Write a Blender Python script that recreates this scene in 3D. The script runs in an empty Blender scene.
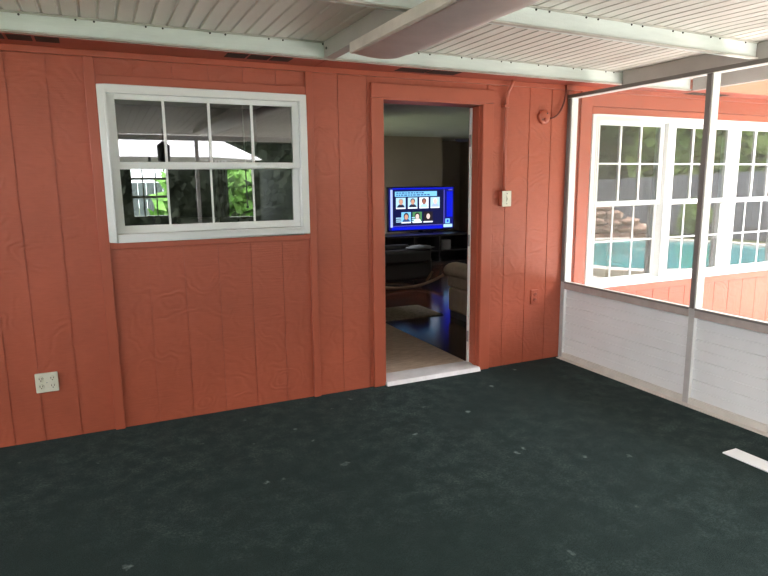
import bpy, bmesh, math, random
from mathutils import Vector, Matrix, noise as mnoise
PI = math.pi
rnd = random.Random(7)
S = bpy.context.scene
C = S.collection

# ------------------------------------------------------------------ mesh builder
class MB:
    def __init__(self):
        self.v = []; self.f = []; self.sm = []
    def add(self, vs, fs, smooth=False):
        n = len(self.v); self.v += [Vector(p) for p in vs]
        for f in fs:
            self.f.append([i + n for i in f]); self.sm.append(smooth)
        return self
    def box(self, x0, x1, y0, y1, z0, z1):
        x0, x1 = min(x0, x1), max(x0, x1); y0, y1 = min(y0, y1), max(y0, y1); z0, z1 = min(z0, z1), max(z0, z1)
        vs = [(x, y, z) for z in (z0, z1) for y in (y0, y1) for x in (x0, x1)]
        return self.add(vs, [(0, 2, 3, 1), (4, 5, 7, 6), (0, 1, 5, 4), (2, 6, 7, 3), (0, 4, 6, 2), (1, 3, 7, 5)])
    def prism(self, prof, fn, a, b, smooth=False):
        """prof: list of (u,w); fn(u,w,t)->xyz ; extruded t=a..b"""
        n = len(prof)
        vs = [fn(u, w, a) for u, w in prof] + [fn(u, w, b) for u, w in prof]
        self.add(vs, [(i, (i + 1) % n, n + (i + 1) % n, n + i) for i in range(n)], smooth)
        k = len(self.v) - 2 * n
        self.f.append([k + i for i in range(n)][::-1]); self.sm.append(False)
        self.f.append([k + n + i for i in range(n)]); self.sm.append(False)
        return self
    def tube(self, pts, r, n=10, cap=True):
        pts = [Vector(p) for p in pts]; rings = []
        rs = r if isinstance(r, (list, tuple)) else [r] * len(pts)
        up = None
        for i, p in enumerate(pts):
            t = (pts[min(i + 1, len(pts) - 1)] - pts[max(i - 1, 0)]).normalized()
            if up is None:
                up = Vector((0, 0, 1)) if abs(t.z) < .9 else Vector((1, 0, 0))
            a = t.cross(up).normalized(); b = a.cross(t).normalized(); up = b
            rings.append([p + rs[i] * (math.cos(2 * PI * k / n) * a + math.sin(2 * PI * k / n) * b) for k in range(n)])
        vs = [q for g in rings for q in g]; fs = []
        for i in range(len(pts) - 1):
            for k in range(n):
                fs.append((i * n + k, i * n + (k + 1) % n, (i + 1) * n + (k + 1) % n, (i + 1) * n + k))
        self.add(vs, fs, True)
        if cap:
            k0 = len(self.v) - len(vs)
            self.f.append([k0 + k for k in range(n)][::-1]); self.sm.append(False)
            self.f.append([k0 + len(vs) - n + k for k in range(n)]); self.sm.append(False)
        return self
    def blob(self, c, r, seed=0, amp=.0, freq=1.5, nu=16, nv=10, flat=0):
        c = Vector(c); r = Vector(r) if not isinstance(r, (int, float)) else Vector((r, r, r))
        vs = []
        for j in range(nv + 1):
            th = PI * j / nv
            for i in range(nu):
                ph = 2 * PI * i / nu
                d = Vector((math.sin(th) * math.cos(ph), math.sin(th) * math.sin(ph), math.cos(th)))
                k = 1 + amp * mnoise.noise(d * freq + Vector((seed * 3.1, seed, 0)))
                vs.append(c + Vector((d.x * r.x, d.y * r.y, d.z * r.z)) * k)
        fs = []
        for j in range(nv):
            for i in range(nu):
                fs.append((j * nu + i, (j + 1) * nu + i, (j + 1) * nu + (i + 1) % nu, j * nu + (i + 1) % nu))
        return self.add(vs, fs, flat == 0)
    def lathe(self, prof, c, axis='Z', n=20):
        """prof (r,h)"""
        c = Vector(c); vs = []
        for r, h in prof:
            for k in range(n):
                a = 2 * PI * k / n; x, y = r * math.cos(a), r * math.sin(a)
                vs.append(c + (Vector((x, y, h)) if axis == 'Z' else Vector((x, -h, y)) if axis == 'Y' else Vector((h, x, y))))
        fs = []
        for j in range(len(prof) - 1):
            for k in range(n):
                fs.append((j * n + k, j * n + (k + 1) % n, (j + 1) * n + (k + 1) % n, (j + 1) * n + k))
        self.add(vs, fs, True); k0 = len(self.v) - len(vs)
        self.f.append([k0 + k for k in range(n)][::-1]); self.sm.append(False)
        self.f.append([k0 + len(vs) - n + k for k in range(n)]); self.sm.append(False)
        return self
    def xf(self, M):
        self.v = [M @ p for p in self.v]; return self
    def build(self, name, m, parent=None, bevel=0, segs=2, weld=True, local=False):
        off = Vector((0, 0, 0)); q = parent
        while q is not None and not local:
            off += q.location; q = q.parent
        me = bpy.data.meshes.new(name)
        me.from_pydata([tuple(p - off) for p in self.v], [], self.f)
        me.polygons.foreach_set('use_smooth', self.sm)
        bm = bmesh.new(); bm.from_mesh(me)
        if weld: bmesh.ops.remove_doubles(bm, verts=bm.verts, dist=1e-5)
        if weld: bmesh.ops.recalc_face_normals(bm, faces=bm.faces)
        bm.to_mesh(me); bm.free()
        if m is not None: me.materials.append(M[m] if isinstance(m, str) else m)
        o = bpy.data.objects.new(name, me); C.objects.link(o)
        if parent is not None: o.parent = parent
        if bevel:
            b = o.modifiers.new('bevel', 'BEVEL'); b.width = bevel; b.segments = segs; b.limit_method = 'ANGLE'; b.angle_limit = .7
        return o

def tag(o, label=None, cat=None, group=None, kind=None):
    if label: o['label'] = label
    if cat: o['category'] = cat
    if group: o['group'] = group
    if kind: o['kind'] = kind
    return o
def thing(name, loc, label=None, cat=None, group=None, kind=None):
    o = bpy.data.objects.new(name, None); C.objects.link(o); o.location = loc; o.empty_display_size = .1
    return tag(o, label, cat, group, kind)
def struct(o): o['kind'] = 'structure'; return o
def copy_tree(o, parent=None):
    c = o.copy(); C.objects.link(c)
    if parent is not None: c.parent = parent
    for ch in list(o.children): copy_tree(ch, c)
    return c

# ------------------------------------------------------------------ materials
M = {}
class NT:
    def __init__(s, name):
        s.m = bpy.data.materials.new(name); s.m.use_nodes = True; s.t = s.m.node_tree; s.n = s.t.nodes; s.l = s.t.links
        s.b = s.n['Principled BSDF']; s.out = s.n['Material Output']; M[name] = s.m
        s.tc = s.n.new('ShaderNodeTexCoord')
    def node(s, k, **kw):
        a = s.n.new(k)
        for q, v in kw.items():
            if q in a.inputs: a.inputs[q].default_value = v
            else: setattr(a, q, v)
        return a
    def mapped(s, sc=(1, 1, 1), loc=(0, 0, 0), rot=(0, 0, 0)):
        a = s.n.new('ShaderNodeMapping'); a.inputs['Scale'].default_value = sc; a.inputs['Location'].default_value = loc; a.inputs['Rotation'].default_value = rot
        s.l.new(s.tc.outputs['Object'], a.inputs['Vector']); return a.outputs['Vector']
    def noise(s, scale, sc=(1, 1, 1), detail=4, rough=.6, dist=0):
        a = s.n.new('ShaderNodeTexNoise'); a.inputs['Scale'].default_value = scale; a.inputs['Detail'].default_value = detail
        a.inputs['Roughness'].default_value = rough; a.inputs['Distortion'].default_value = dist
        s.l.new(s.mapped(sc), a.inputs['Vector']); return a.outputs['Fac']
    def ramp(s, src, stops):
        a = s.n.new('ShaderNodeValToRGB'); e = a.color_ramp.elements
        while len(e) < len(stops): e.new(.5)
        for i, (p, c) in enumerate(stops):
            e[i].position = p; e[i].color = (c, c, c, 1) if isinstance(c, (int, float)) else (*c, 1)
        s.l.new(src, a.inputs['Fac']); return a.outputs['Color']
    def mix(s, fac, a, b, mode='MIX'):
        x = s.n.new('ShaderNodeMix'); x.data_type = 'RGBA'; x.blend_type = mode
        for sock, v in ((x.inputs['Factor'], fac), (x.inputs['A'], a), (x.inputs['B'], b)):
            if hasattr(v, 'is_linked'): s.l.new(v, sock)
            elif isinstance(v, (int, float)): sock.default_value = v if sock.type == 'VALUE' else (v, v, v, 1)
            else: sock.default_value = (*v, 1)
        return x.outputs['Result']
    def math(s, op, a, b=None):
        x = s.n.new('ShaderNodeMath'); x.operation = op
        for i, v in enumerate((a, b)):
            if v is None: continue
            if hasattr(v, 'is_linked'): s.l.new(v, x.inputs[i])
            else: x.inputs[i].default_value = v
        return x.outputs[0]
    def bump(s, h, strength=.3, dist=.01, prev=None):
        x = s.n.new('ShaderNodeBump'); x.inputs['Strength'].default_value = strength; x.inputs['Distance'].default_value = dist
        s.l.new(h, x.inputs['Height'])
        if prev is not None: s.l.new(prev, x.inputs['Normal'])
        s.l.new(x.outputs['Normal'], s.b.inputs['Normal']); return x.outputs['Normal']
    def base(s, c, rough=.5, metal=0, spec=.5):
        if hasattr(c, 'is_linked'): s.l.new(c, s.b.inputs['Base Color'])
        else: s.b.inputs['Base Color'].default_value = (*c, 1)
        s.b.inputs['Roughness'].default_value = rough; s.b.inputs['Metallic'].default_value = metal
        s.b.inputs['Specular IOR Level'].default_value = spec
        return s

def plain(name, c, rough=.5, var=.12, scale=6, bump=0, bscale=200, metal=0, spec=.5):
    t = NT(name)
    n = t.noise(scale)
    k = t.ramp(n, [(.3, 1 - var), (.7, 1 + var * .4)])
    t.base(t.mix(1.0, c, k, 'MULTIPLY'), rough, metal, spec)
    if bump: t.bump(t.noise(bscale), bump, .002)
    return t

# painted rough-sawn plywood siding
def siding(name, c):
    t = NT(name)
    blot = t.ramp(t.noise(2.2, detail=5), [(.3, .90), (.7, 1.06)])
    fine = t.ramp(t.noise(14, (1, 1, 9), detail=3), [(.35, .95), (.65, 1.03)])
    col = t.mix(1.0, t.mix(1.0, c, blot, 'MULTIPLY'), fine, 'MULTIPLY')
    t.base(col, .42, 0, .5)
    wv = t.math('SINE', t.math('MULTIPLY', t.noise(2.0, (1.5, 1, 1.7), detail=2.5, rough=.45), 85))
    saw = t.noise(24, (.3, 1, 3.6), detail=2, rough=.5)
    mask = t.ramp(t.noise(1.5), [(.4, .15), (.62, 1)])
    grain = t.mix(mask, saw, t.math('MULTIPLY', t.math('ADD', wv, 1.0), .32))
    n1 = t.bump(grain, .52, .005)
    t.bump(t.noise(170, (1, 1, 2)), .16, .003, n1)
    return t
RED = (.43, .098, .053)
siding('red_siding', RED)
t = plain('red_trim', (.43, .098, .053), .4, .10, 3, .15, 60)
plain('red_soffit', (.39, .082, .05), .5, .14, 3)
plain('cable_red', (.16, .03, .018), .5)
plain('vent_dark', (.035, .016, .013), .8)
# white pebbled aluminium beams, green bounce from the lawn tinted into the colour
t = NT('beam_white'); d = t.ramp(t.noise(3, (1, 1, 6)), [(.3, .88), (.65, 1.03)])
t.base(t.mix(1.0, (.74, .80, .775), d, 'MULTIPLY'), .38); t.bump(t.noise(120), .18, .003)
plain('beam_lip', (.55, .53, .48), .45, .25, 8)
plain('beam_taupe', (.40, .375, .36), .5, .12, 4)
plain('trough_metal', (.80, .77, .74), .5, .15, 3, .1, 30)
plain('trough_edge', (.62, .56, .50), .5, .2, 5)
# ceiling pans
t = NT('roof_pan'); d = t.ramp(t.noise(1.3, (1, .5, 1)), [(.3, .9), (.7, 1.05)])
t.base(t.mix(1.0, (.77, .74, .69), d, 'MULTIPLY'), .5)
plain('frame_white', (.85, .85, .83), .45, .08, 4)
plain('frame_grey', (.46, .445, .43), .45, .1, 6)
plain('sill_taupe', (.42, .36, .33), .45, .2, 8)
plain('frame_taupe', (.17, .15, .14), .5, .1, 5)
plain('kick_white', (.74, .74, .74), .42, .07, 2)
plain('sill_cream', (.62, .58, .53), .5, .15, 6)
plain('vinyl_white', (.82, .83, .81), .35, .05, 3)
plain('threshold_white', (.75, .73, .74), .45, .15, 8)
plain('plate_ivory', (.74, .71, .60), .35, .03, 3)
plain('slot_brown', (.12, .075, .045), .5)
plain('white_plastic', (.88, .90, .92), .35, .04, 3)
plain('bolt_dark', (.05, .05, .05), .5)
# dark green outdoor carpet with lint and dust
t = NT('carpet')
n_f = t.noise(260, detail=2); n_m = t.noise(9, detail=6, rough=.7); n_l = t.noise(.8, detail=3)
c1 = t.mix(t.ramp(n_f, [(.35, 0), (.68, 1)]), (.005, .009, .0085), (.024, .043, .040))
dust = t.math('MULTIPLY', t.ramp(n_m, [(.42, 0), (.75, 1)]), t.ramp(n_l, [(.38, .1), (.66, 1)]))
c2 = t.mix(t.math('MULTIPLY', dust, .75), c1, t.mix(t.ramp(t.noise(90, detail=3), [(.4, 0), (.62, 1)]), (.018, .034, .032), (.10, .145, .137)))
v = t.node('ShaderNodeTexVoronoi'); v.inputs['Scale'].default_value = 4.3; t.l.new(t.mapped((1, 1, 0)), v.inputs['Vector'])
wob = t.noise(22, detail=3)
sp = t.math('ADD', v.outputs['Distance'], t.math('MULTIPLY', t.math('SUBTRACT', wob, .5), .35))
spot = t.math('MULTIPLY', t.ramp(sp, [(.0, 1), (.085, 0)]), t.ramp(t.noise(1.1, (1, 1, 1), 2), [(.40, 0), (.48, 1)]))
c3 = t.mix(t.math('MULTIPLY', spot, .7), c2, (.22, .27, .27))
t.base(c3, 1.0, 0, .12)
t.b.inputs['Sheen Weight'].default_value = .03; t.b.inputs['Sheen Roughness'].default_value = .55; t.b.inputs['Sheen Tint'].default_value = (.75, .95, 1, 1)
t.bump(t.noise(320, detail=2), .6, .006)
# glazing: clear pane with a mirror-like outer face
def glass(name, refl, tint):
    t = NT(name); t.n.remove(t.b)
    tr = t.node('ShaderNodeBsdfTransparent'); tr.inputs['Color'].default_value = (*tint, 1)
    gl = t.node('ShaderNodeBsdfGlossy'); gl.inputs['Roughness'].default_value = .0; gl.inputs['Color'].default_value = (1, 1, 1, 1)
    lw = t.node('ShaderNodeFresnel'); lw.inputs['IOR'].default_value = 1.5
    f = t.math('ADD', t.math('MULTIPLY', lw.outputs['Fac'], 1.2), refl)
    mx = t.node('ShaderNodeMixShader'); t.l.new(f, mx.inputs['Fac']); t.l.new(tr.outputs[0], mx.inputs[1]); t.l.new(gl.outputs[0], mx.inputs[2])
    t.l.new(mx.outputs[0], t.out.inputs['Surface'])
glass('glass', .08, (.34, .37, .36))
glass('glass_patio', .12, (.55, .6, .6))
glass('glass_clear', .0, (.92, .95, .94))
# insect screen
t = NT('insect_screen'); t.n.remove(t.b)
tr = t.node('ShaderNodeBsdfTransparent'); df = t.node('ShaderNodeBsdfDiffuse'); df.inputs['Color'].default_value = (.62, .62, .6, 1)
tl = t.node('ShaderNodeBsdfTranslucent'); tl.inputs['Color'].default_value = (.62, .62, .6, 1)
m1 = t.node('ShaderNodeMixShader', Fac=.5); t.l.new(df.outputs[0], m1.inputs[1]); t.l.new(tl.outputs[0], m1.inputs[2])
m2 = t.node('ShaderNodeMixShader', Fac=.11); t.l.new(tr.outputs[0], m2.inputs[1]); t.l.new(m1.outputs[0], m2.inputs[2])
t.l.new(m2.outputs[0], t.out.inputs['Surface'])
# interior
plain('plaster_tan', (.30, .25, .20), .7, .06, 2)
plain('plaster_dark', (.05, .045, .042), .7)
plain('ceiling_white', (.55, .58, .55), .8, .05, 3)
t = NT('wood_floor'); g = t.noise(3, (1.2, 14, 1), detail=5)
t.base(t.mix(t.ramp(g, [(.3, 0), (.7, 1)]), (.022, .006, .004), (.05, .015, .008)), .13)
t.bump(t.noise(5, (1, 9, 1), detail=2), .12, .004)
t = NT('rug_tan'); t.base(t.mix(t.ramp(t.noise(9, (1, 4, 1), 5), [(.35, 0), (.65, 1)]), (.55, .42, .32), (.72, .58, .46)), .95, 0, .1); t.bump(t.noise(250), .4, .004)
t = NT('rug_grey'); t.base(t.mix(t.ramp(t.noise(26, (1, 1, 1), 4), [(.4, 0), (.6, 1)]), (.20, .165, .125), (.31, .26, .20)), .95, 0, .1); t.bump(t.noise(250), .4, .004)
plain('sofa_fabric', (.40, .29, .20), .95, .12, 12, .3, 300, 0, .1)
plain('black_leather', (.016, .013, .014), .45, .1, 8, .1, 80)
plain('rocker_wood', (.20, .12, .07), .4, .2, 10)
plain('throw_grey', (.16, .165, .18), .9, .15, 20)
plain('black_lacquer', (.010, .009, .010), .35)
plain('device_grey', (.30, .31, .33), .4)
plain('fan_dark', (.03, .022, .018), .5)
plain('dark_wood', (.045, .028, .02), .45)
plain('box_brown', (.20, .13, .09), .7)
plain('paper_white', (.75, .70, .66), .8)
plain('blind_white', (.75, .78, .75), .6)
def emit(name, c, k):
    t = NT(name); t.base((0, 0, 0), .3); t.b.inputs['Emission Color'].default_value = (*c, 1); t.b.inputs['Emission Strength'].default_value = k
EM = .34
for nm, c in {'tv_blue': (.004, .006, .16), 'tv_blue_bright': (.003, .01, .62), 'tv_navy': (.004, .006, .055), 'tv_pale': (.42, .52, .85), 'tv_sky': (.22, .60, .95),
              'tv_text': (.03, .07, .22), 'tv_tile': (.45, .72, .95), 'tv_white': (.85, .92, 1.0), 'tv_skin': (.62, .33, .24), 'tv_skin_pale': (.85, .62, .58), 'tv_skin_brown': (.34, .13, .10),
              'tv_hair': (.02, .015, .02), 'tv_hair_grey': (.35, .33, .33), 'tv_suit': (.015, .02, .05), 'tv_red': (.5, .12, .10), 'tv_green': (.08, .25, .10), 'tv_line': (.10, .09, .5)}.items():
    emit(nm, c, EM)
# outdoors
t = NT('grass'); t.base(t.mix(t.ramp(t.noise(6, detail=6), [(.3, 0), (.7, 1)]), (.12, .145, .065), (.20, .235, .11)), .9, 0, .1); t.bump(t.noise(60), .5, .03)
t = NT('concrete'); t.base(t.mix(t.ramp(t.noise(3, detail=6), [(.3, 0), (.7, 1)]), (.50, .46, .43), (.62, .58, .54)), .8)
plain('coping', (.60, .53, .47), .7, .15, 3)
t = NT('pool_water'); t.base(t.mix(t.ramp(t.noise(2, detail=3), [(.3, 0), (.7, 1)]), (.010, .21, .235), (.03, .31, .32)), .06); t.bump(t.noise(3, detail=3), .15, .03)
t = NT('fence_grey'); t.base(t.mix(t.ramp(t.noise(2, (6, 6, .5), 4), [(.3, 0), (.7, 1)]), (.14, .145, .17), (.20, .205, .235)), .8)
t = NT('rock'); t.base(t.mix(t.ramp(t.noise(4, detail=6), [(.3, 0), (.7, 1)]), (.20, .11, .075), (.50, .34, .26)), .85); t.bump(t.noise(12, detail=5), .6, .05)
def leafm(name, a, b):
    t = NT(name); t.base(t.mix(t.ramp(t.noise(1.3, detail=4), [(.35, 0), (.65, 1)]), a, b), .6, 0, .25)
leafm('leaf_mid', (.08, .15, .03), (.26, .36, .10)); leafm('leaf_dark', (.03, .055, .022), (.08, .125, .05)); leafm('leaf_bright', (.14, .32, .05), (.30, .52, .12))
plain('bark', (.13, .09, .06), .9)
leafm('leaf_hedge', (.028, .036, .024), (.065, .082, .055))
plain('canopy_white', (.86, .86, .90), .7, .03, 2)
plain('iron_dark', (.025, .025, .028), .5)
plain('shingle', (.16, .14, .13), .9)

# ------------------------------------------------------------------ the setting: porch floor, house wall
struct(MB().box(-3.2, 3.62, -5.6, 0.0, -.12, 0).build('floor', 'carpet'))
WT = 2.235                     # soffit height
openings = [(.056, 1.292, 1.156, 2.056), (1.848, 2.672, -1, 2.062), (3.775, 6.40, .585, 2.005)]
# vertical boards between the grooves of the plywood sheets
gro = [-3.2 + .205 * k for k in range(0, 14)] + [-.38, -.185, .26, .47, .68, .89, 1.10, 1.52, 1.73, 2.90, 3.115, 3.33, 3.55]
gro = sorted(g for g in gro if g < -.5) + [-.38, -.185, .05, .26, .47, .68, .89, 1.10, 1.325, 1.52, 1.73, 2.72, 2.90, 3.115, 3.33, 3.55] + [3.75 + .21 * k for k in range(0, 27)]
edges = sorted(set([-3.2] + gro + [o for q in openings for o in q[:2]] + [9.2]))
edges = [e for i, e in enumerate(edges) if i == 0 or e - edges[i - 1] > .012 or e in [o for q in openings for o in q[:2]]]
w = MB(); bk = MB()
gs = set(gro)
for a, b in zip(edges, edges[1:]):
    spans = [(0 if a < 3.6 else -.10, 2.45)]
    for (x0, x1, z0, z1) in openings:
        if a >= x0 - 1e-4 and b <= x1 + 1e-4:
            spans = [s for s in ((spans[0][0], z0), (z1, spans[0][1])) if s[1] > s[0]]
    for z0, z1 in spans:
        w.box(a + (.0035 if a in gs else 0), b - (.0035 if b in gs else 0), 0, .05, z0, z1)
        w.box(a, b, .0045, .12, z0, z1)
struct(w.build('wall_back', 'red_siding', weld=False))
# battens and boards applied over the siding
def trim(i, m, *boxes, bevel=.003):
    t = MB()
    for b in boxes: t.box(*b)
    return struct(t.build('trim_%d' % i, m, bevel=bevel))
trim(1, 'red_trim', (.0, .056, -.022, 0, 0, 2.20))
trim(2, 'red_trim', (1.292, 1.340, -.022, 0, 0, 2.20))
trim(3, 'red_trim', (.056, 1.292, -.018, 0, 2.056, 2.107), (.056, 1.292, -.018, 0, 1.116, 1.156))
trim(4, 'red_trim', (-3.2, 9.2, -.026, 0, 2.20, WT))
trim(5, 'red_trim', (3.62, 3.740, -.02, 0, .0, 2.20), (3.742, 6.5, -.018, 0, 2.026, 2.082), (3.742, 9.2, -.012, 0, 2.088, 2.20), (3.742, 6.5, -.02, 0, .50, .563), (6.442, 6.5, -.02, 0, .565, 2.024))
# eave: soffit boards with a joint
def ebeam(x): return -.325 + (x + .35) * .0282      # front face line of the gutter beam
s = MB()
for a, b in ((-3.2, 1.352), (1.358, 4.70)):
    s.prism([(a, 0), (b, 0), (b, ebeam(b) + .045), (a, ebeam(a) + .045)], lambda u, v, t: (u, v, t), WT, WT + .015)
s.prism([(4.705, 0), (9.2, 0), (9.2, -.30), (4.705, -.30)], lambda u, v, t: (u, v, t), WT, WT + .015)
struct(s.build('trim_6', 'red_soffit'))
struct(MB().box(4.74, 9.2, -.33, -.302, WT - .02, WT + .13).build('trim_7', 'red_trim'))
# house roof slope above (blocks the sky above the rooms)
r = MB(); r.prism([(-.32, 2.47), (1.7, 3.2), (3.3, 2.55), (3.3, 2.62), (1.7, 3.3), (-.32, 2.55)], lambda u, v, t: (t, u, v), -3.4, 9.4)
r.prism([(3.3, 2.55), (5.3, 3.2), (7.6, 2.47), (7.6, 2.55), (5.3, 3.3), (3.3, 2.62)], lambda u, v, t: (t, u, v), 2.6, 9.4)
struct(r.build('roof_house', 'shingle'))

# soffit vents: dark slotted plates let into the eave
def vent(x0, x1, n, label, slots=9):
    c = (x0 + x1) / 2; y1 = ebeam(c) + .165; y0 = ebeam(c) + .05
    o = thing('soffit_vent', (c, (y0 + y1) / 2, WT - .004), label, 'vent', 'eave vents')
    wd = (x1 - x0 - .015 * (n - 1)) / n
    for k in range(n):
        a = x0 + k * (wd + .015)
        m = MB().box(a, a + wd, y0, y1, WT - .0035, WT - .0005)
        m.build('vent_mesh', 'vent_dark', o)
vent(-.46, -.10, 3, 'dark soffit vent in the red eave at the far left end of the wall')
vent(.76, 1.15, 3, 'dark three-slot soffit vent in the red eave above the right half of the white window')
vent(1.90, 2.36, 2, 'long dark soffit vent in the red eave above the open doorway')
vent(4.78, 5.25, 2, 'dark soffit vent in the red eave outside the screen, above the triple window')

# ------------------------------------------------------------------ windows
def ring(m, x0, x1, z0, z1, wd, y0, y1, wb=None, wt=None):
    wb = wd if wb is None else wb; wt = wd if wt is None else wt
    m.box(x0, x0 + wd, y0, y1, z0, z1); m.box(x1 - wd, x1, y0, y1, z0, z1)
    m.box(x0 + wd, x1 - wd, y0, y1, z1 - wt, z1); m.box(x0 + wd, x1 - wd, y0, y1, z0, z0 + wb)
def window(i, x0, x1, z0, z1, fr, zr, nx, nz, gl, lowgrid=True, sash=.042, flat=.03):
    """double-hung: outer frame, two sashes, muntins, panes"""
    o = thing('window_%d' % i, ((x0 + x1) / 2, 0, z0), kind='structure')
    m = MB(); ring(m, x0, x1, z0, z1, fr, -.034, .1); m.build('window_frame', 'vinyl_white', o, .004)
    m = MB(); ring(m, x0 + fr - .012, x1 - fr + .012, z0 + fr - .012, z1 - fr + .012, .012, -.042, -.034); m.build('frame_bead', 'vinyl_white', o, .002)
    lw = sash if nz == 1 else .030; lb = .045 if nz == 1 else .022
    a0, a1, b0, b1 = x0 + fr, x1 - fr, z0 + fr, z1 - fr
    up = MB(); ring(up, a0, a1, zr - .022, b1, sash, .0, .03, .04, .03); us = up.build('upper_sash', 'vinyl_white', o, .003)
    lo = MB(); ring(lo, a0, a1, b0, zr + .018, lw, .032, .062, lb, .03); ls = lo.build('lower_sash', 'vinyl_white', o, .003)
    g = [(us, a0 + sash, a1 - sash, zr + .018, b1 - .03, .012, -.003), (ls, a0 + lw, a1 - lw, b0 + lb, zr - .012, .045, .040)]
    for k, (par, p0, p1, q0, q1, yg, ym) in enumerate(g):
        MB().add([(p0, yg, q0), (p1, yg, q0), (p1, yg, q1), (p0, yg, q1)], [(0, 1, 2, 3)]).build('pane', gl, par, weld=False)
        mu = MB(); n = nz if k == 0 or lowgrid else 1
        for j in range(1, nx):
            x = p0 + (p1 - p0) * j / nx; hw = .0075 if k == 0 else .006
            mu.box(x - hw, x + hw, ym, ym + .012, q0, q1)
        for j in range(1, n):
            z = q0 + (q1 - q0) * j / n; mu.box(p0, p1, ym + .001, ym + .011, z - .0065, z + .0065)
        mu.build('muntin_grid', 'vinyl_white', par)
    lt = MB()
    for x in (a0 + (a1 - a0) * .2, a0 + (a1 - a0) * .78): lt.box(x - .035, x + .035, -.012, .0, zr - .004, zr + .008).box(x - .01, x + .045, -.016, -.006, zr + .008, zr + .014)
    lt.build('sash_latch', 'vinyl_white', us, .002)
    return o
window(1, .057, 1.291, 1.157, 2.055, .046, 1.607, 4, 1, 'glass', False, .044)
for i, (a, b) in enumerate(((3.779, 4.635), (4.672, 5.528), (5.545, 6.398))):
    window(2 + i, a, b, .588, 2.002, .028, 1.292, 3, 2, 'glass_patio', True, .045)
m = MB()
for a, b in ((4.637, 4.670), (5.530, 5.543)): m.box(a, b, -.03, .1, .588, 2.002)
m.box(3.742, 3.778, -.03, 0, .575, 2.024).box(3.778, 6.44, -.03, 0, 2.003, 2.024).box(6.40, 6.44, -.03, 0, .575, 2.003).box(3.778, 6.40, -.034, 0, .565, .588)
struct(m.build('trim_8', 'vinyl_white', bevel=.003))

# ------------------------------------------------------------------ doorway
d = thing('door_1', (2.26, 0, 0), kind='structure')
m = MB().box(1.756, 1.846, -.024, 0, 0, 2.062).box(2.674, 2.764, -.024, 0, 0, 2.062).box(1.756, 2.764, -.026, 0, 2.064, 2.160)
m.build('casing', 'red_trim', d, .003)
m = MB().box(1.836, 1.850, -.022, .17, .03, 2.058).box(2.670, 2.684, -.022, .17, .03, 2.058).box(1.836, 2.684, -.022, .17, 2.052, 2.066)
m.box(1.850, 1.862, .02, .06, .03, 2.05).box(2.658, 2.670, .02, .06, .03, 2.05)
m.build('jamb', 'red_trim', d, .002)
m = MB().box(2.655, 2.669, .12, .14, .03, 2.045)
m.build('weatherstrip', 'vinyl_white', d)
m = MB()
for z in (.25, 1.03, 1.80): m.box(2.652, 2.657, .115, .135, z - .045, z + .045)
m.build('hinge', 'device_grey', d)
m = MB().box(1.85, 2.67, -.03, .16, 0, .030).prism([(-.05, 0), (-.03, 0), (-.03, .03), (-.035, .03)], lambda u, v, t: (t, u, v), 1.85, 2.67)
m.build('threshold', 'threshold_white', d)

# ------------------------------------------------------------------ fittings on the red wall
o = thing('outlet_plate', (-.343, 0, .356), 'square ivory four-socket outlet plate low on the left of the red wall', 'outlet')
MB().box(-.402, -.284, -.012, 0, .297, .414).build('cover_plate', 'plate_ivory', o, .004)
for sx in (-.030, .030):
    rc = MB()
    for sz in (-.023, .023): rc.lathe([(.0165, 0), (.0165, .003), (.015, .004)], (-.343 + sx, -.0115, .356 + sz), 'Y', 18)
    q = rc.build('receptacle', 'plate_ivory', o)
    for sz in (-.023, .023):
        for dx in (-.007, .007): MB().box(-.343 + sx + dx - .0017, -.343 + sx + dx + .0017, -.0162, -.0155, .356 + sz - .001, .356 + sz + .009).build('slot', 'slot_brown', q)
        MB().lathe([(.0033, 0), (.0033, .001)], (-.343 + sx, -.0155, .356 + sz - .008), 'Y', 8).build('ground_hole', 'slot_brown', q)
MB().lathe([(.003, 0), (.003, .002)], (-.343, -.012, .356), 'Y', 8).build('screw', 'device_grey', o)

o = thing('switch_box', (2.881, 0, 1.357), 'ivory switch box on the red wall right of the doorway', 'switch')
MB().box(2.842, 2.920, -.045, 0, 1.30, 1.414).build('back_box', 'red_trim', o, .004)
MB().box(2.839, 2.923, -.053, -.045, 1.297, 1.417).build('cover_plate', 'plate_ivory', o, .003)
MB().box(2.874, 2.888, -.060, -.053, 1.335, 1.380).box(2.877, 2.885, -.068, -.058, 1.350, 1.364).build('toggle', 'plate_ivory', o, .001)
for z in (1.318, 1.396): MB().lathe([(.004, 0), (.004, .002)], (2.881, -.053, z), 'Y', 8).build('screw', 'slot_brown', o)
o = thing('conduit', (2.875, 0, 1.417), 'red painted conduit running up from the switch box to the eave', 'conduit')
MB().tube([(2.868, -.025, 1.416), (2.872, -.025, 1.8), (2.877, -.026, 2.10), (2.882, -.035, 2.155), (2.892, -.055, 2.19), (2.896, -.075, 2.233)], .013, 12).build('pipe', 'red_trim', o)
m = MB().box(2.848, 2.900, -.041, 0, 2.04, 2.06); m.build('strap', 'red_trim', o, .002)

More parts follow.
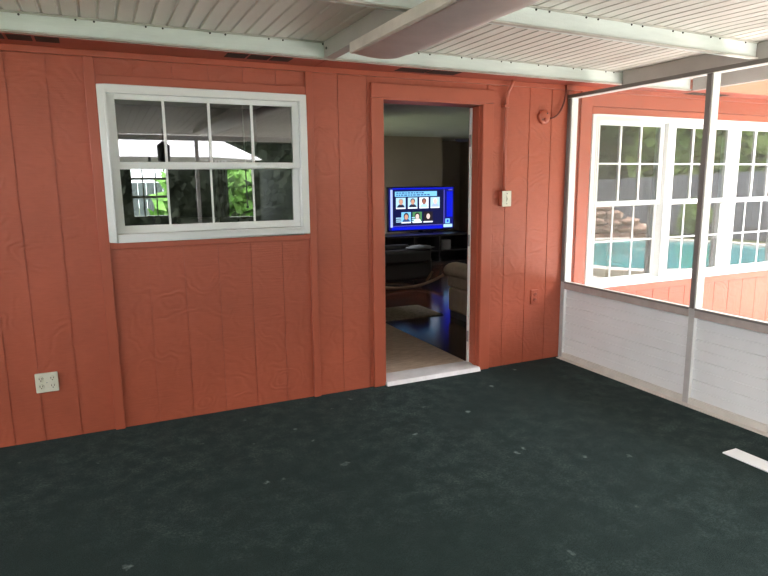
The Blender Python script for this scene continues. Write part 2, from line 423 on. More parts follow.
o = thing('junction_box', (3.248, 0, 1.985), 'round red junction box high on the wall by the screen corner', 'junction box')
MB().lathe([(.055, 0), (.055, .018), (.050, .026), (.0, .028)], (3.248, 0, 1.985), 'Y', 24).build('cover', 'red_trim', o)
for a in (.9, 3.9): MB().lathe([(.006, 0), (.006, .004)], (3.248 + .033 * math.cos(a), -.026, 1.985 + .033 * math.sin(a)), 'Y', 8).build('screw', 'bolt_dark', o)
MB().lathe([(.016, 0), (.012, .012)], (3.252, -.026, 1.962), 'Y', 14).build('knockout', 'red_soffit', o)
pts = []
for k in range(13):
    t_ = k / 12; pts.append((3.30 + .145 * math.sin(t_ * PI / 2), -.02 - .01 * t_, 1.975 + .225 * (1 - math.cos(t_ * PI / 2))))
o = MB().tube(pts + [(3.445, -.03, 2.234)], .0075, 8).build('cable', 'cable_red')
tag(o, 'thin red cable curving from the round junction box up to the eave', 'cable')

o = thing('wall_socket', (3.218, 0, .548), 'red painted outlet low on the wall beside the screen corner', 'outlet')
MB().box(3.180, 3.258, -.012, 0, .49, .607).build('cover_plate', 'red_trim', o, .003)
m = MB()
for sz in (-.022, .022): m.lathe([(.017, 0), (.017, .004), (.013, .006)], (3.218, -.0115, .548 + sz), 'Y', 18)
q = m.build('receptacle', 'red_soffit', o)
for sz in (-.022, .022):
    for dx in (-.007, .007): MB().box(3.218 + dx - .002, 3.218 + dx + .002, -.019, -.0175, .548 + sz - .004, .548 + sz + .007).build('slot', 'bolt_dark', q)

# ------------------------------------------------------------------ porch roof: pans and beams
ZC = 2.335
def pans(x0, x1):
    m = MB(); x = x0; p = .0845
    prof = [(x0, 0)]
    while x + p <= x1 + 1e-6:
        prof += [(x + .066, 0), (x + .070, .007), (x + .079, .007), (x + p, 0)]; x += p
    if x1 - prof[-1][0] > .004: prof.append((x1, 0))
    ys = [(-.27, ZC), (-1.5, ZC), (-5.75, ZC - .13)]
    vs = []; n = len(prof)
    for y, z in ys:
        for u, h in prof: vs.append((u, y + (.0282 * (u + .35) if y > -1 else 0), z + h))
    k0 = len(vs)
    for y, z in ys:
        for u, h in prof: vs.append((u, y + (.0282 * (u + .35) if y > -1 else 0), z + .03))
    fs = []
    for j in range(2):
        for i in range(n - 1):
            a = j * n + i
            fs.append((a, a + 1, a + n + 1, a + n)); fs.append((k0 + a, k0 + a + n, k0 + a + n + 1, k0 + a + 1))
    for i in range(n - 1):
        fs.append((i, k0 + i, k0 + i + 1, i + 1)); a = 2 * n + i; fs.append((a, a + 1, k0 + a + 1, k0 + a))
    for j in range(2):
        a = j * n; fs.append((a, a + n, k0 + a + n, k0 + a)); a = j * n + n - 1; fs.append((a, k0 + a, k0 + a + n, a + n))
    m.add(vs, fs); return m
cl = thing('ceiling', (0, 0, ZC), kind='structure')
pans(-3.2, 1.355).build('roof_pan', 'roof_pan', cl)
pans(1.360, 4.72).build('roof_pan', 'roof_pan', cl)

def xbeam(y_at, x0, x1, label, bolts):
    o = thing('roof_beam', ((x0 + x1) / 2, y_at((x0 + x1) / 2), WT), label, 'beam')
    z0, z1 = WT + .002, ZC - .002
    def P(u, y, z): return (u, y_at(u) + y, z)
    m = MB(); vs = []
    prof = [(0, z0 + .012), (0, z1), (.04, z1), (.04, z0), (.012, z0)]
    m.prism(prof, lambda y, z, u: P(u, y, z), x0, x1); m.build('web', 'beam_white', o)
    m = MB(); m.prism([(-.016, z0 - .003), (-.016, z0 + .004), (.010, z0 + .011), (.0115, z0 - .003)], lambda y, z, u: P(u, y, z), x0, x1); m.build('bottom_lip', 'beam_lip', o)
    m = MB(); m.prism([(-.010, z1 - .006), (-.010, z1), (0, z1), (0, z1 - .008)], lambda y, z, u: P(u, y, z), x0, x1); m.build('top_flashing', 'beam_lip', o)
    b0 = None
    for x in bolts:
        if b0 is None:
            b0 = MB().lathe([(.0055, 0), (.0055, .003), (.003, .006)], (0, 0, 0), 'Y', 8).build('bolt', 'bolt_dark', o, local=True); b = b0
        else:
            b = b0.copy(); C.objects.link(b); b.parent = o
        b.location = Vector(P(x, -.0005, z1 - .013)) - o.location
    return o
bl = []
for k in range(16): bl += [-.35 + .335 * k, -.35 + .335 * k + .085]
b_near = xbeam(ebeam, -3.2, 4.655, 'long white beam along the top of the red wall, nearest the house', [x for x in bl if x < 4.5])
y2 = lambda x: -1.40 + (x - 1.88) * .045
xbeam(y2, -3.2, 3.83, 'white beam across the middle of the ceiling, parallel to the wall', [x + .04 for x in bl if x < 3.7])

def ybeam(x0, x1, y0, y1, label, z0=WT, bolt=True):
    o = thing('cross_beam', ((x0 + x1) / 2, (y0 + y1) / 2, z0), label, 'beam')
    m = MB(); t_ = .006; z1 = ZC - .002
    m.prism([(x0, z0), (x1, z0), (x1, z1), (x0, z1), (x0, z1 - t_), (x1 - t_, z1 - t_), (x1 - t_, z0 + t_), (x0, z0 + t_)] if False else [(x0, z0), (x1, z0), (x1, z1), (x0, z1)], lambda u, v, t: (u, t, v), y0, y1)
    m.build('channel', 'beam_taupe', o, .003)
    if bolt:
        m = MB().tube([(x0 - .006, y0 - .05, z0 + .05), (x0, y0 - .05, z0 + .05)], .008, 8); m.build('bolt', 'bolt_dark', o)
    return o
ybeam(1.325, 1.395, ebeam(1.36) - .017, y2(1.36) + .045, 'short taupe cross beam meeting the white beam left of the doorway')
ybeam(3.835, 3.90, ebeam(3.87) - .018, -5.6, 'long taupe beam above the screened wall', WT - .018, False)
ybeam(4.66, 4.72, ebeam(4.69) - .02, -5.6, 'outer taupe beam at the roof edge beyond the screen', WT - .003, False)
# lower trough hung under the beams, its near end curling down
o = thing('ceiling_trough', (1.47, -1.9, 2.16), 'wide taupe metal trough hanging under the ceiling and running toward the wall', 'trough')
n = 22; top = []; bot = []
for k in range(n + 1):
    u = k / n; x = 1.305 + .35 * u
    z = 2.170 - .016 * math.sin(min(1, u / .9) * PI) + (.022 * max(0, (u - .70) / .30) ** 1.3)
    bot.append((x, z)); top.append((x, z + .012))
MB().prism(bot + top[::-1], lambda u, v, t: (u, t, v), -.80, -4.9, True).build('pan', 'trough_metal', o)
MB().prism([(1.285, 2.170), (1.305, 2.166), (1.305, 2.222), (1.285, 2.222)], lambda u, v, t: (u, t, v), -.80, -4.9).build('edge_strip', 'trough_edge', o, .003)
for y in (-1.39, -3.3): MB().box(1.42, 1.44, y - .01, y + .01, 2.17, 2.237).build('hanger', 'beam_taupe', o)

# ------------------------------------------------------------------ screened wall on the right
wr = thing('wall_right', (3.5, 0, 0), kind='structure')
XS = 3.5; D = .062
posts = [(-.045, 0), (-1.283, -1.238), (-2.523, -2.478), (-3.763, -3.718), (-5.30, -5.255)]
for a, b in posts:
    MB().box(XS, XS + D, a, b, 0, 2.135).build('post', 'frame_white', wr, .002)
    MB().box(XS - .006, XS, a + .002, b - .002, .0, .655).build('post_cover', 'frame_grey', wr, .002)
    MB().box(XS - .012, XS, a + .004, b - .004, .655, 2.135).build('screen_retainer', 'frame_taupe', wr, .002)
MB().box(XS, XS + D, -5.30, 0, 2.135, 2.160).build('top_rail', 'frame_white', wr, .002)
MB().box(XS - .012, XS, -5.30, 0, 2.138, 2.163).build('top_retainer', 'frame_taupe', wr, .002)
for k in range(4):
    y1 = posts[k][0]; y0 = posts[k + 1][1]
    MB().box(XS, XS + D, y0, y1, .598, .652).build('sill_rail', 'frame_white', wr, .002)
    MB().box(XS - .008, XS, y0, y1, .596, .644).build('sill_cover', 'sill_taupe', wr, .002)
    MB().box(XS - .012, XS, y0, y1, .645, .660).build('sill_retainer', 'frame_taupe', wr, .002)
    MB().box(XS - .004, XS + D, y0, y1, .0, .045).build('bottom_rail', 'sill_cream', wr, .002)
    prof = [(0, .045)]; z = .045; p = (.598 - .045) / 4
    for j in range(4):
        z = .045 + p * j
        prof += [(0, z + p * .44), (.006, z + p * .455), (.006, z + p * .505), (0, z + p * .52), (0, z + p * .90), (.013, z + p * .925), (.013, z + p * .98), (0, z + p)]
    prof += [(.02, .598), (.02, .045)]
    MB().prism(prof, lambda u, v, t: (XS + .020 + u, t, v), y0, y1).build('kick_panel', 'kick_white', wr)
    MB().add([(XS + .004, y0, .65), (XS + .004, y1, .65), (XS + .004, y1, 2.135), (XS + .004, y0, 2.135)], [(0, 1, 2, 3)]).build('screen_mesh', 'insect_screen', wr, weld=False)
MB().box(XS - .05, XS, -5.3, -.03, 0, .006).build('floor_edge', 'sill_cream', wr)
# rear: low wall and posts, open above; left side solid low down, height set to dim light from the left
wf = thing('wall_front', (0, -5.6, 0), kind='structure')
for x in (-3.15, -1.6, -.1, 1.4, 2.9): MB().box(x, x + .05, -5.62, -5.56, 0, 2.12).build('post', 'frame_white', wf)
MB().box(-3.2, 3.56, -5.61, -5.57, 0, .6).build('kick_panel', 'kick_white', wf)
MB().box(-3.2, 4.7, -5.63, -5.55, 2.12, 2.19).build('top_rail', 'frame_white', wf)
wl = thing('wall_left', (-3.25, 0, 0), kind='structure')
MB().box(-3.25, -3.22, -5.6, -.03, 0, 1.5).build('kick_panel', 'kick_white', wl)
for y in (-.05, -1.4, -2.8, -4.2, -5.6): MB().box(-3.26, -3.21, y, y + .045, 1.5, 2.3).build('post', 'frame_white', wl)

o = MB().box(3.018, 3.130, -3.1, -1.885, .0005, .008).build('floor_strip', 'white_plastic', bevel=.002)
tag(o, 'flat white strip lying on the dark carpet beside the screened wall', 'strip')

# ------------------------------------------------------------------ rooms behind the wall
struct(MB().box(1.80, 9, .12, 7.2, -.1, 0).build('floor_living', 'wood_floor'))
struct(MB().box(-2, 1.80, .12, 3.1, -.1, 0).build('floor_kitchen', 'dark_wood'))
struct(MB().box(-2.1, 9, .12, 3.2, 2.30, 2.44).box(2.9, 9, 3.2, 7.3, 2.30, 2.44).build('ceiling_rooms', 'ceiling_white'))
m = MB().box(3.0, 5.97, 6.15, 6.25, 0, 2.3).box(5.87, 5.97, 6.25, 7.1, 0, 2.3).box(5.97, 7.0, 7.0, 7.1, 0, 2.3).box(6.9, 7.0, .12, 7.0, 0, 2.3)
m.box(2.9, 3.0, 3.0, 6.25, 0, .5).box(2.9, 3.0, 3.0, 6.25, 2.15, 2.3).box(2.9, 3.0, 3.0, 3.2, .5, 2.15).box(2.9, 3.0, 5.7, 6.25, .5, 2.15).box(1.80, 3.0, 2.9, 3.0, 0, 2.3)  # unseen side opening, added to let daylight into the room
struct(m.build('wall_living', 'plaster_tan'))
m = MB().box(1.70, 1.80, .12, 3.0, 0, 2.3).box(-2.1, -2, .12, 3.1, 0, 2.3)
wa = (.34, .74, 1.14, 1.70); wb = (1.32, 1.665, 1.10, 1.72)
for a, b in ((-2, wa[0]), (wa[1], wb[0]), (wb[1], 1.80)): m.box(a, b, 3.0, 3.1, 0, 2.3)
for q in (wa, wb): m.box(q[0], q[1], 3.0, 3.1, 0, q[2]).box(q[0], q[1], 3.0, 3.1, q[3], 2.3)
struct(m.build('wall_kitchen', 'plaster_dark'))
for i, q in ((5, wa), (6, wb)):
    o = thing('window_%d' % i, ((q[0] + q[1]) / 2, 3.05, q[2]), kind='structure')
    m = MB(); ring(m, q[0], q[1], q[2], q[3], .02, 3.0, 3.09); m.build('window_frame', 'dark_wood', o)
    if i == 5:
        m = MB()
        for x in (.47, .60): m.box(x - .006, x + .006, 3.03, 3.05, q[2] + .02, q[3] - .02)
        for z in (1.36, 1.55): m.box(q[0] + .02, q[1] - .02, 3.03, 3.05, z - .012, z + .012)
        m.build('muntin_grid', 'dark_wood', o)
    MB().add([(q[0], 3.06, q[2]), (q[1], 3.06, q[2]), (q[1], 3.06, q[3]), (q[0], 3.06, q[3])], [(0, 1, 2, 3)]).build('pane', 'glass_clear', o)
# blind slats and tilt wand seen through the white window
o = thing('vertical_blind', (1.27, 2.9, 1.74), 'drawn-back white vertical blind inside, seen through the white window', 'blind')
MB().box(1.20, 1.70, 2.92, 2.96, 1.74, 1.78).build('rail', 'blind_white', o)
sl0 = MB().box(-.012, .012, -.002, .002, -.62, 0).build('slat', 'blind_white', o, local=True); sl0.location = (-.05, .03, 0)
for x in (-.015, .02, .055):
    c = sl0.copy(); C.objects.link(c); c.parent = o; c.location = (x, .03, 0)
o = thing('blind_wand', (.93, .20, 1.33), 'thin white blind wand hanging behind the lower sash of the white window', 'wand')
MB().tube([(.925, .2, 2.0), (.930, .2, 1.345)], .004, 8).build('rod', 'blind_white', o)
MB().blob((.930, .2, 1.335), .009).build('knob', 'blind_white', o)
o = thing('sideboard', (.7, .7, 0), 'tall dark sideboard behind the white window', 'sideboard')
MB().box(.0, 1.65, .50, .95, .06, 1.10).build('carcass', 'dark_wood', o)
MB().box(-.02, 1.67, .48, .97, 1.10, 1.13).build('top', 'dark_wood', o, .004)
MB().box(.03, 1.62, .53, .92, 0, .06).build('plinth', 'dark_wood', o)
o = thing('storage_box', (.68, .7, 1.13), 'brown box with a pale lid behind the lower sash of the white window', 'box')
MB().box(.55, .80, .60, .80, 1.13, 1.215).build('body', 'box_brown', o)
MB().box(.54, .81, .59, .81, 1.215, 1.245).build('lid', 'paper_white', o)
m = MB().box(-.035, .035, -.001, .001, 0, .10).xf(Matrix.Translation((.985, .68, 1.134)) @ Matrix.Rotation(-.35, 4, 'X') @ Matrix.Rotation(.3, 4, 'Y'))
tag(m.build('greeting_card', 'paper_white'), 'small pale card leaning behind the lower sash, right of the brown box', 'card')

# rugs
def rug(name, pts, m, label):
    o = MB().prism(pts, lambda u, v, t: (u, v, t), .001, .012).build(name, m); return tag(o, label, 'rug')
rug('rug', [(1.86, .18), (2.69, .18), (2.69, 1.74), (1.86, 1.74)], 'rug_tan', 'large tan rug on the wood floor just inside the doorway')
rug('rug', [(2.58, 1.88), (3.46, 1.86), (3.46, 2.47), (2.58, 2.50)], 'rug_grey', 'small grey-brown rug on the wood floor beyond the tan rug')

# sofa, its back to us, facing the television
o = thing('sofa', (4.2, 1.4, 0), 'beige sofa with rolled arm at the right edge of the doorway', 'sofa')
MB().box(3.485, 5.2, .95, 1.80, .07, .33).build('base', 'sofa_fabric', o, .02)
MB().box(3.50, 5.18, .97, 1.78, .0, .07).build('skirt', 'black_lacquer', o)
for x in (3.47, 4.98):
    a = MB().box(x + .015, x + .23, .95, 1.83, .335, .50).build('arm', 'sofa_fabric', o, .025)
    pr = [(x + .125 + .145 * math.cos(k * PI / 9), .515 + .085 * math.sin(k * PI / 9)) for k in range(18)]
    MB().prism(pr, lambda u, v, t: (u, t, v), .95, 1.87, True).build('arm_roll', 'sofa_fabric', a, .02, 3)
MB().box(3.73, 4.97, .93, 1.18, .30, .92).build('backrest', 'sofa_fabric', o, .06, 4)
MB().box(3.73, 4.96, 1.18, 1.84, .34, .46).build('seat', 'sofa_fabric', o, .05, 4)
m = MB().blob((0, 0, 0), (.22, .13, .09), 3, .1).xf(Matrix.Translation((3.80, 1.55, .60)) @ Matrix.Rotation(.30, 4, 'Y'))
tag(m.build('cushion', 'sofa_fabric'), 'beige cushion showing above the rolled arm of the sofa', 'cushion')

# dark rocker recliner
o = thing('rocking_recliner', (3.95, 3.9, 0), 'black recliner on a curved wooden rocker base, in front of the television', 'recliner')
for y in (3.55, 4.22):
    pts = []
    for k in range(15):
        u = k / 14; pts.append((3.42 + 1.06 * u, y + .03 * u, .022 + .10 * (2 * u - .85) ** 2 * (1 if u > .42 else .6)))
    MB().tube(pts, .021, 8).build('rocker', 'rocker_wood', o)
    MB().tube([(4.20, y + .025, .09), (4.30, y + .03, .22)], .016, 8).build('strut', 'rocker_wood', o)
MB().box(3.45, 4.32, 3.60, 4.18, .10, .44).build('seat', 'black_leather', o, .06, 4)
MB().box(0, .22, 0, .66, 0, .72).xf(Matrix.Translation((3.38, 3.56, .36)) @ Matrix.Rotation(-.30, 4, 'Y')).build('backrest', 'black_leather', o, .07, 4)
for y in (3.50, 4.16): MB().box(3.50, 4.25, y, y + .13, .36, .56).build('armrest', 'black_leather', o, .05, 4)
m = MB().blob((4.08, 3.57, .575), (.20, .085, .035), 5, .5, 3); tag(m.build('throw', 'throw_grey'), 'crumpled grey cloth lying on the near arm of the black recliner', 'throw')

# television on a black stand
o = thing('tv_stand', (5.3, 5.75, 0), 'low black television stand against the far tan wall', 'tv stand')
MB().box(4.4, 6.2, 5.5, 6.0, .52, .56).build('top', 'black_lacquer', o, .004)
MB().box(4.4, 6.2, 5.5, 6.0, .0, .06).build('base', 'black_lacquer', o)
for x in (4.4, 5.02, 5.54, 6.16): MB().box(x, x + .04, 5.5, 6.0, .06, .52).build('side_panel', 'black_lacquer', o)
MB().box(4.44, 6.16, 5.97, 6.0, .06, .52).build('back_panel', 'black_lacquer', o)
MB().box(5.06, 6.16, 5.52, 5.97, .24, .26).build('shelf', 'black_lacquer', o)
o = thing('set_top_box', (5.74, 5.62, .26), 'small grey box on the shelf of the black television stand', 'set-top box')
MB().box(5.64, 5.82, 5.56, 5.72, .268, .44).build('body', 'device_grey', o, .006)
MB().box(5.65, 5.81, 5.57, 5.71, .26, .268).build('foot', 'black_lacquer', o)
TX0, TX1, TZ0, TZ1, TY = 4.72, 6.10, .60, 1.40, 5.93
tv = thing('television', (5.4, TY + .03, .56), 'large flat television showing a blue news screen with portraits', 'television')
MB().box(TX0, TX1, TY, TY + .05, TZ0, TZ1).build('bezel', 'black_lacquer', tv, .005)
MB().box(5.2, 5.6, TY - .1, TY + .06, .56, .572).box(5.36, 5.44, TY + .02, TY + .04, .57, .62).build('stand_foot', 'black_lacquer', tv)
sx0, sx1, sz0, sz1 = TX0 + .02, TX1 - .02, TZ0 + .025, TZ1 - .02
scr = MB().box(sx0, sx1, TY - .004, TY, sz0, sz1).build('screen', 'tv_blue', tv)
def pic(name, mat, u0, u1, v0, v1, lay=1):
    """rectangle in screen fractions, v from the top"""
    y = TY - .004 - .0015 * lay
    return MB().box(sx0 + (sx1 - sx0) * u0, sx0 + (sx1 - sx0) * u1, y, TY - .004, sz1 - (sz1 - sz0) * v1, sz1 - (sz1 - sz0) * v0).build(name, mat, scr)
def disc(mb, u, v, ru, rv, lay, half=False, n=16):
    y = TY - .004 - .0015 * lay; W = sx1 - sx0; H = sz1 - sz0; vs = []
    for k in range(n + 1 if half else n):
        a = PI * k / n if half else 2 * PI * k / n
        vs.append((sx0 + W * (u + ru * math.cos(a)), y, sz1 - H * (v - rv * math.sin(a))))
    mb.add(vs, [tuple(range(len(vs)))])
pic('news_panel', 'tv_navy', .055, .86, .06, .90)
pic('side_bar', 'tv_pale', .022, .055, .04, .93, 2)
pic('top_strip', 'tv_blue_bright', .055, 1, .0, .03, 2)
pic('bottom_strip', 'tv_blue_bright', .04, .83, .925, 1, 2)
pic('lower_line', 'tv_line', .055, .83, .895, .91, 3)
pic('upright_line', 'tv_line', .845, .857, .06, .88, 3)
pic('right_panel', 'tv_blue_bright', .895, .99, .10, .72, 2)
pic('headline_box', 'tv_sky', .09, .735, .085, .205, 2)
for v, u1 in ((.105, .53), (.155, .62)):
    m = MB(); u = .11
    while u < u1:
        l = rnd.uniform(.02, .055); y = TY - .0085
        m.box(sx0 + (sx1 - sx0) * u, sx0 + (sx1 - sx0) * min(u + l, u1), y, y + .001, sz1 - (sz1 - sz0) * (v + .028), sz1 - (sz1 - sz0) * v); u += l + .012
    m.build('headline_line', 'tv_text', scr)
for v in (.70, .745, .79): pic('caption_line', 'tv_tile', .105, .19, v, v + .022, 2); pic('caption_line', 'tv_tile', .345, .40, v, v + .022, 3)
pt = [(.105, .23, 'tv_tile', 'tv_skin', 'tv_hair_grey', 'tv_suit', 0), (.285, .23, 'tv_tile', 'tv_skin', 'tv_hair', 'tv_suit', 0), (.46, .23, 'tv_white', 'tv_skin_brown', 'tv_hair', 'tv_tile', 0), (.635, .23, 'tv_tile', 'tv_skin_pale', 'tv_white', 'tv_pale', 0),
      (.185, .575, 'tv_sky', 'tv_skin', 'tv_hair', 'tv_text', 1), (.355, .575, 'tv_green', 'tv_skin_pale', 'tv_hair', 'tv_white', 1), (.525, .575, 'tv_hair', 'tv_skin_pale', 'tv_hair', 'tv_hair', 1)]
for (u, v, bg, sk, hr, cl_, lng) in pt:
    wd, ht = .145, .265
    q = pic('portrait', bg, u, u + wd, v, v + ht - .035, 2)
    pic('name_bar', 'tv_white', u, u + wd, v + ht - .033, v + ht, 2)
    m = MB(); disc(m, u + wd / 2, v + ht - .036, .056, .075, 3, True); m.build('shoulders', cl_, scr)
    m = MB(); disc(m, u + wd / 2, v + (.10 if lng else .085), .040 if lng else .036, .085 if lng else .066, 4); m.build('hair', hr, scr)
    m = MB(); disc(m, u + wd / 2, v + (.115 if lng else .105), .028, .065, 5); m.build('face', sk, scr)
pic('clock_text', 'tv_line', .92, .985, .045, .07, 3)
pic('corner_badge', 'tv_sky', .875, .945, .765, .88, 3)
pic('corner_badge', 'tv_blue_bright', .895, .925, .79, .85, 4)
pic('badge_bar', 'tv_tile', .845, .985, .90, .975, 4)
# ceiling fan deep in the room (only blade tips pass the jamb)
o = thing('ceiling_fan', (5.2, 3.2, 2.3), 'dark ceiling fan whose blade tips show at the top right of the doorway', 'fan')
MB().tube([(5.2, 3.2, 2.3), (5.2, 3.2, 2.12)], .02, 10).build('downrod', 'fan_dark', o)
MB().lathe([(.03, .0), (.10, .02), (.11, .09), (.05, .12)], (5.2, 3.2, 2.02), 'Z', 20).build('motor', 'fan_dark', o)
for k in range(5):
    m = MB().prism([(.1, -.03), (.2, -.06), (.68, -.07), (.70, 0), (.68, .07), (.2, .06), (.1, .03)], lambda u, v, t: (u, v, t), -.004, .004)
    m.xf(Matrix.Translation((5.2, 3.2, 2.07)) @ Matrix.Rotation(2 * PI * k / 5 + .35 + PI / 5, 4, 'Z') @ Matrix.Rotation(.2, 4, 'X')); m.build('blade', 'fan_dark', o)

# ------------------------------------------------------------------ outdoors
struct(MB().box(-40, 60, -60, 40, -.30, -.121).build('ground', 'grass'))
m = MB().box(3.625, 12.8, -2.3, -.001, -.12, -.04).box(3.625, 7.2, -9, -2.3, -.12, -.04)
struct(m.build('ground_patio', 'concrete'))
struct(MB().box(-3.3, 3.62, -9.5, -5.63, -.12, -.04).build('ground_terrace', 'concrete'))
# swimming pool
pp = [(7.35, -3.55), (9.9, -2.45), (12.6, -2.9), (13.6, -4.6), (12.6, -6.9), (11.0, -7.7), (9.0, -6.6)]
def smooth(poly, it=3):
    for _ in range(it):
        q = []
        for i, a in enumerate(poly):
            b = poly[(i + 1) % len(poly)]
            q += [(a[0] * .75 + b[0] * .25, a[1] * .75 + b[1] * .25), (a[0] * .25 + b[0] * .75, a[1] * .25 + b[1] * .75)]
        poly = q
    return poly
sp_ = smooth(pp)
o = thing('swimming_pool', (10.6, -5, -.12), 'turquoise swimming pool mirrored in the lower panes of the triple window', 'pool')
MB().prism(sp_, lambda u, v, t: (u, v, t), -.119, -.03).build('water', 'pool_water', o)
cx = sum(a for a, b in sp_) / len(sp_); cy = sum(b for a, b in sp_) / len(sp_)
m = MB(); n = len(sp_); inn = sp_; outr = []
for a, b in sp_:
    d_ = Vector((a - cx, b - cy)); d_ = d_ * (1 + .34 / d_.length); outr.append((cx + d_.x, cy + d_.y))
vs = [(a, b, z) for (a, b), z in [(q, z) for z in (-.119, .02) for q in inn]] + [(a, b, z) for (a, b), z in [(q, z) for z in (-.119, .02) for q in outr]]
fs = []
for i in range(n):
    j = (i + 1) % n
    fs += [(i, j, n + j, n + i), (n + i, n + j, 3 * n + j, 3 * n + i), (3 * n + i, 3 * n + j, 2 * n + j, 2 * n + i), (2 * n + i, 2 * n + j, j, i)]
m.add(vs, fs); m.build('coping', 'coping', o)
# stacked stones behind the pool
c0 = Vector((12.45, -8.2)); ax = Vector((.72, .69)).normalized(); k = 0
for lev, (cnt, z, lo_, hi_) in enumerate(((5, .0, -.75, .85), (5, .19, -.75, .75), (4, .38, -.72, .45), (3, .57, -.70, .10), (2, .75, -.68, -.25))):
    for j in range(cnt):
        u = lo_ + (hi_ - lo_) * j / (cnt - 1) + rnd.uniform(-.05, .05); p_ = c0 + ax * u
        m = MB().blob((p_.x, p_.y, z), (rnd.uniform(.20, .27), rnd.uniform(.20, .30), rnd.uniform(.10, .125)), k, .55, 2.2, 18, 10)
        o = m.build('rock', 'rock')
        tag(o, 'flat brown stone piled behind the pool, mirrored in the triple window', 'rock', 'stones piled behind the pool'); k += 1
# fences
def fence(a, b, label, z1=1.80, z2=None):
    a = Vector(a); b = Vector(b); L = (b - a).length; t_ = (b - a).normalized(); nrm = Vector((-t_.y, t_.x))
    o = thing('fence', ((a.x + b.x) / 2, (a.y + b.y) / 2, -.121), label, 'fence')
    m = MB(); n = int(L / .15)
    for i in range(n):
        p0 = a + t_ * (i * .15 + .004); p1 = a + t_ * (i * .15 + .146)
        m.prism([(p0.x, p0.y), (p1.x, p1.y), (p1.x + nrm.x * .02, p1.y + nrm.y * .02), (p0.x + nrm.x * .02, p0.y + nrm.y * .02)], lambda u, v, t: (u, v, t), -.121, z1 + ((z2 or z1) - z1) * i / n)
    m.build('boards', 'fence_grey', o)
    for z in (.2, 1.2):
        p0 = a + nrm * .021; p1 = b + nrm * .021
        MB().prism([(p0.x, p0.y), (p1.x, p1.y), (p1.x + nrm.x * .04, p1.y + nrm.y * .04), (p0.x + nrm.x * .04, p0.y + nrm.y * .04)], lambda u, v, t: (u, v, t), z, z + .09).build('rail', 'fence_grey', o)
fence((15.0, -12.8), (16.4, 2.6), 'grey board fence beyond the pool, mirrored in the triple window', 1.44, 1.98)
fence((-3, 8.6), (1.5, 8.6), 'pale grey fence seen through the white window and the room behind it', 1.52)
# trees
def leaves(c, r, n, size, rg):
    m = MB(); c = Vector(c)
    subs = []
    for _ in range(14):
        d_ = Vector((rg.gauss(0, 1), rg.gauss(0, 1), rg.gauss(0, 1))).normalized()
        subs.append((c + Vector((d_.x * r[0], d_.y * r[1], d_.z * r[2])) * rg.uniform(.35, .72), rg.uniform(.35, .55)))
    for _ in range(n):
        s_, k = rg.choice(subs)
        d_ = Vector((rg.gauss(0, 1), rg.gauss(0, 1), rg.gauss(0, 1))).normalized() * rg.uniform(.75, 1.05)
        p = s_ + Vector((d_.x * r[0], d_.y * r[1], d_.z * r[2])) * k
        a = Vector((rg.gauss(0, 1), rg.gauss(0, 1), rg.gauss(0, 1))).normalized(); b = a.orthogonal().normalized()
        a = a * size * rg.uniform(.6, 1.2); b = b * size * .55
        m.add([p - a, p + b * .8, p + a, p - b * .8], [(0, 1, 2, 3)])
    return m
def tree(x, y, h, rx, rz, mt, label, n=1500, size=.30, tr=.13, group='trees beyond the fence'):
    rg = random.Random(int(x * 13 + y * 7))
    o = thing('tree', (x, y, -.121), label, 'tree', group)
    MB().tube([(x, y, -.121), (x + .1, y, h * .3), (x, y + .1, h * .62)], [tr, tr * .8, tr * .5], 8).build('trunk', 'bark', o)
    for k in range(3):
        a = k * 2.1 + x
        MB().tube([(x + .06, y + .04, h * .33), (x + rx * .5 * math.cos(a), y + rx * .5 * math.sin(a), h * .62)], [tr * .5, tr * .2], 6).build('branch', 'bark', o)
    leaves((x, y, h - rz), (rx, rx, rz), n, size, rg).build('crown', mt, o, weld=False)
spots = [(13.4, -13.2, 7), (14.6, -11.2, 8), (16, -9.2, 7), (16.6, -6.8, 8), (17.4, -4.4, 7.4), (18.2, -2.0, 8), (18.6, .6, 7.8), (17, -13.4, 9.5), (20.0, -9.0, 10), (21, -5, 10), (22, -.8, 10), (25, -12, 11), (26, -7, 11), (26.5, -2.5, 11), (26, 3, 11)]
for i, (x, y, h) in enumerate(spots):
    x += 3.0
    tree(x, y, h, 2.2, h * .47, 'leaf_mid' if i % 3 else 'leaf_dark', 'green tree beyond the fence, mirrored in the triple window', 3200, .42)
for i, x in enumerate((-5, -2.2, .8, 3.6, 6.4, 9.4, 12.4, 15.4)):
    tree(x, -14.4 - .7 * (i % 2), 6 + (i % 3) * .8, 2.3, 2.9, 'leaf_dark', 'dark leafy tree at the back of the garden, mirrored in the white window', 2600, .42, group='trees behind the garden')
def shrub(x, y, h, r_, mt, label, group, n=900, size=.12, z0=-.121):
    rg = random.Random(int(x * 17 + y * 5))
    o = thing('shrub', (x, y, z0), label, 'shrub', group)
    MB().tube([(x, y, z0), (x, y, h * .6)], .03, 6).build('stem', 'bark', o)
    leaves((x, y, h * .5), (r_, r_, h * .55), n, size, rg).build('foliage', mt, o, weld=False)
for i, (x, y) in enumerate(((15.5, -5.2), (15.9, -3.6), (14.9, -7.6))): shrub(x, y, .9, .45, 'leaf_mid', 'low leafy shrub by the pool, mirrored in the triple window', 'shrubs by the pool')
for i, (x, y) in enumerate(((1.9, 7.6), (2.9, 8.2))):
    shrub(x, y, 2.3 + .2 * (i % 2), 1.0, 'leaf_bright', 'bright green shrub seen through the white window and the room behind it', 'shrubs behind the house', 1500, .2)
o = thing('hedge', (17.9, -4.5, -.121), 'added green hedge just behind the grey fence, closing sky gaps mirrored in the triple window', 'hedge')  # hedge added to close sky gaps above the fence in the reflection
rg = random.Random(9); m = MB()
